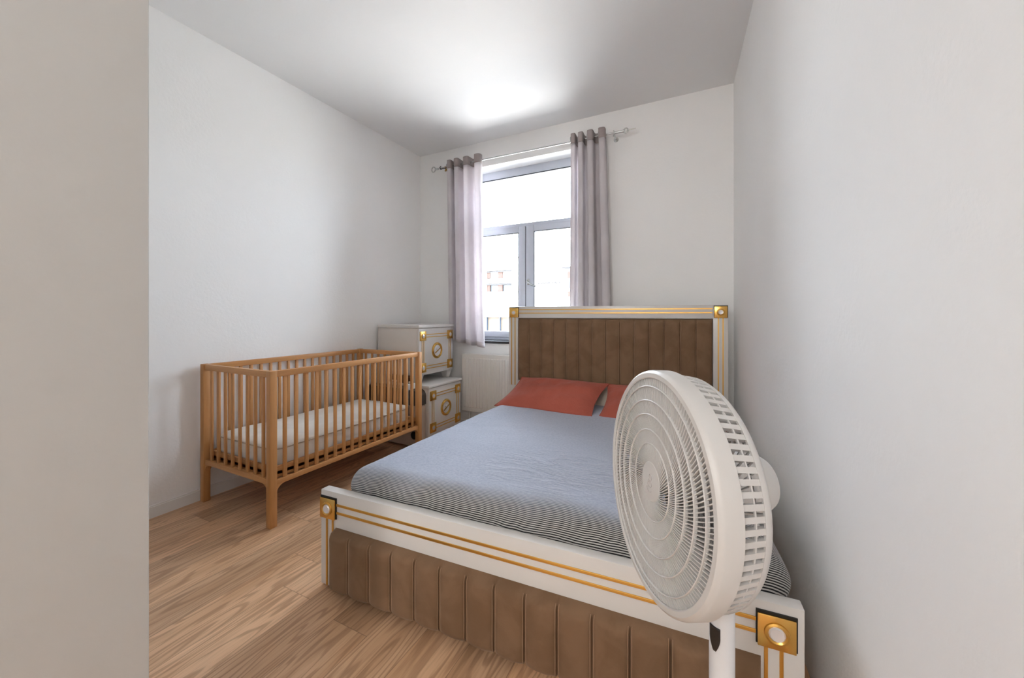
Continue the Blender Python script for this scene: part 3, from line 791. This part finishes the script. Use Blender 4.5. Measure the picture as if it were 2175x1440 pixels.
# ------------------------------------------------------------------ pedestal fan
P0 = Vector((-.094, .815, .865)); az, elv = -2.587, .049
n_ = Vector((math.cos(elv) * math.cos(az), math.cos(elv) * math.sin(az), math.sin(elv)))
u_ = n_.cross(Vector((0, 0, 1))).normalized() * -1; v_ = n_.cross(u_)
HM = Matrix(((u_.x, v_.x, n_.x, P0.x), (u_.y, v_.y, n_.y, P0.y), (u_.z, v_.z, n_.z, P0.z), (0, 0, 0, 1)))
pole = P0 - n_ * .150
FBASE = Vector((pole.x, pole.y, 0))
fan = thing('pedestal_fan', FBASE, 'large white pedestal fan standing in front of the footboard', 'fan')
T = Matrix.Translation(-FBASE) @ HM
TW = Matrix.Translation(-FBASE)
def ringpts(r, c, n=96): return [(r * math.cos(2 * PI * k / n), r * math.sin(2 * PI * k / n), c) for k in range(n)]
# rim band
MB(T).lathe([(.2055, .0005), (.2075, .0025), (.216, .0018), (.2205, -.002), (.2225, -.008), (.2225, -.036), (.2185, -.038), (.2180, -.006), (.206, -.003)], 128, close=True).build('rim_band', 'fan', fan)
# front grille
mb = MB(T)
def rib(mb, th, r0, r1, c0, c1, wd, dp, n=9, tw=.42):
    P = []
    for k in range(n + 1):
        r = r0 + (r1 - r0) * k / n; a_ = th + tw * (math.log(r / .037) - 0)
        c = c0 + (c1 - c0) * k / n + .004 * math.sin(PI * k / n)
        P.append((r * math.cos(a_), r * math.sin(a_), c, -math.sin(a_), math.cos(a_)))
    V = []
    for x, y, c, tx, ty in P:
        V += [(x - tx * wd, y - ty * wd, c), (x + tx * wd, y + ty * wd, c), (x + tx * wd, y + ty * wd, c - dp), (x - tx * wd, y - ty * wd, c - dp)]
    F = []
    for k in range(n):
        for j in range(4): F.append((k * 4 + j, k * 4 + (j + 1) % 4, (k + 1) * 4 + (j + 1) % 4, (k + 1) * 4 + j))
    mb.add(V, F)
NR = 150
for i in range(NR):
    th = 2 * PI * i / NR
    rib(mb, th, .072, .2075, .0008, -.001, .00098, .006)
for i in range(75):
    rib(mb, 2 * PI * i / 75, .034, .073, .0006, .0008, .0008, .005, 6, .62)
for r in (.073, .101, .132, .160, .189):
    c = .0015 + .004 * math.sin(PI * max(0, (r - .072)) / .135)
    mb.lathe([(r - .0012, c - .006), (r - .0012, c), (r, c + .0012), (r + .0012, c), (r + .0012, c - .006)], 96)
mb.build('front_grille', 'fan', fan)
hub = MB(T).lathe([(.0385, -.004), (.0385, .001), (.037, .0025), (.033, .0030), (0, .0034)], 48).build('hub_cap', 'fan', fan)
# swirl mark on the hub
mb = MB(T); S1 = []
for k in range(40):
    t = k / 39; a_ = -2.6 + 6.4 * t; r = .0085 - .0035 * t
    S1.append((r * math.cos(a_) * .8 + .001, r * math.sin(a_) + .009, .0036))
mb.tube(S1, .0006, 5)
S2 = [(.0062 * math.cos(a_) + .002, -.0045 + .0062 * math.sin(a_), .0036) for a_ in [(-2.4 + 5.2 * k / 25) for k in range(26)]]
mb.tube(S2, .0006, 5)
S3 = [(.0125 * math.cos(a_) - .001, -.008 + .013 * math.sin(a_), .0036) for a_ in [(-2.7 + 2.0 * k / 20) for k in range(21)]]
mb.tube(S3, .0005, 5)
mb.tube([(-.006, .004, .0036), (-.008, -.006, .0036), (-.006, -.014, .0036)], .0006, 5)
mb.build('hub_mark', 'fan_logo', hub)
# slotted rear cage
mb = MB(T)
NS = 78
for i in range(NS):
    a_ = 2 * PI * i / NS
    Mx = Matrix.Rotation(a_, 4, 'Z')
    V = []
    for (r, c) in ((.2195, -.034), (.2105, -.084)):
        for (dr, dt) in ((0, -.0046), (0, .0046), (-.010, .0042), (-.010, -.0042)):
            V.append(Mx @ Vector((r + dr, dt, c)))
    mb.add(V, [(0, 1, 5, 4), (1, 2, 6, 5), (2, 3, 7, 6), (3, 0, 4, 7)])
    rib(mb, a_, .055, .205, -.104, -.088, .0011, .004, 6, .3)
mb.lathe([(.2115, -.058), (.2145, -.058), (.2140, -.061), (.2110, -.061)], 96, close=True)
mb.lathe([(.2128, -.076), (.2115, -.084), (.206, -.092), (.196, -.096), (.196, -.093), (.204, -.089), (.2075, -.083), (.2085, -.076)], 128, close=True)
for r in (.09, .125, .16): mb.lathe([(r - .0015, -.101), (r + .0015, -.101), (r + .0015, -.106), (r - .0015, -.106)], 96, close=True)
mb.build('rear_cage', 'fan', fan)
# blades
NBL = 7
for i in range(NBL):
    a0 = 2 * PI * i / NBL
    def fnb(u, v, a0=a0):
        r = .030 + .160 * u; wdt = .34 + .34 * math.sin(PI * min(1, u * .9 + .1)) ; a_ = a0 + (v - .5) * wdt * 1.5 + .35 * u
        c = -.050 + (v - .5) * .040 * (1 - .35 * u)
        return Vector((r * math.cos(a_), r * math.sin(a_), c))
    mb = MB(T); mb.grid(fnb, 12, 10); bl = mb.build('blade', 'fan_blade', fan, angle=80)
    s = bl.modifiers.new('thickness', 'SOLIDIFY'); s.thickness = .0022
MB(T).lathe([(0, -.026), (.024, -.028), (.032, -.036), (.034, -.070), (0, -.072)], 40).build('blade_hub', 'fan', fan)
MB(T).lathe([(0, -.086), (.052, -.088), (.058, -.100), (.060, -.150), (.060, -.205), (.058, -.222), (.050, -.236), (.030, -.242), (0, -.243)], 64).build('motor_housing', 'fan', fan)
mb = MB(TW)
PR = .0238
pz = P0.z - .05
mb.lathe([(0, pz), (PR * .9, pz - .002), (PR, pz - .01), (PR, .035), (0, .035)], 40, Matrix.Translation((pole.x, pole.y, 0)))
mb.build('pole', 'fan_pole', fan)
MB(TW).lathe([(0, .040), (.035, .040), (.045, .030), (.13, .022), (.155, .014), (.16, .004), (.158, 0), (0, 0)], 72, Matrix.Translation((pole.x, pole.y, 0))).build('base', 'fan', fan)
# dark sensor window on the front of the pole
sd = Vector((n_.x, n_.y, 0)).normalized(); a0 = math.atan2(sd.y, sd.x)
mb = MB(TW)
def sens(u, v):
    z = .572 - (.572 - .524) * v
    wdt = .46 * (1 - .75 * max(0, (v - .45) / .55) ** 1.6)
    a_ = a0 + .46 - wdt + 2 * wdt * u * .95
    return Vector((pole.x + (PR + .0008) * math.cos(a_), pole.y + (PR + .0008) * math.sin(a_), z))
mb.grid(sens, 14, 14); sw = mb.build('sensor_window', 'black', fan)
s = sw.modifiers.new('thickness', 'SOLIDIFY'); s.thickness = .002; s.offset = 1
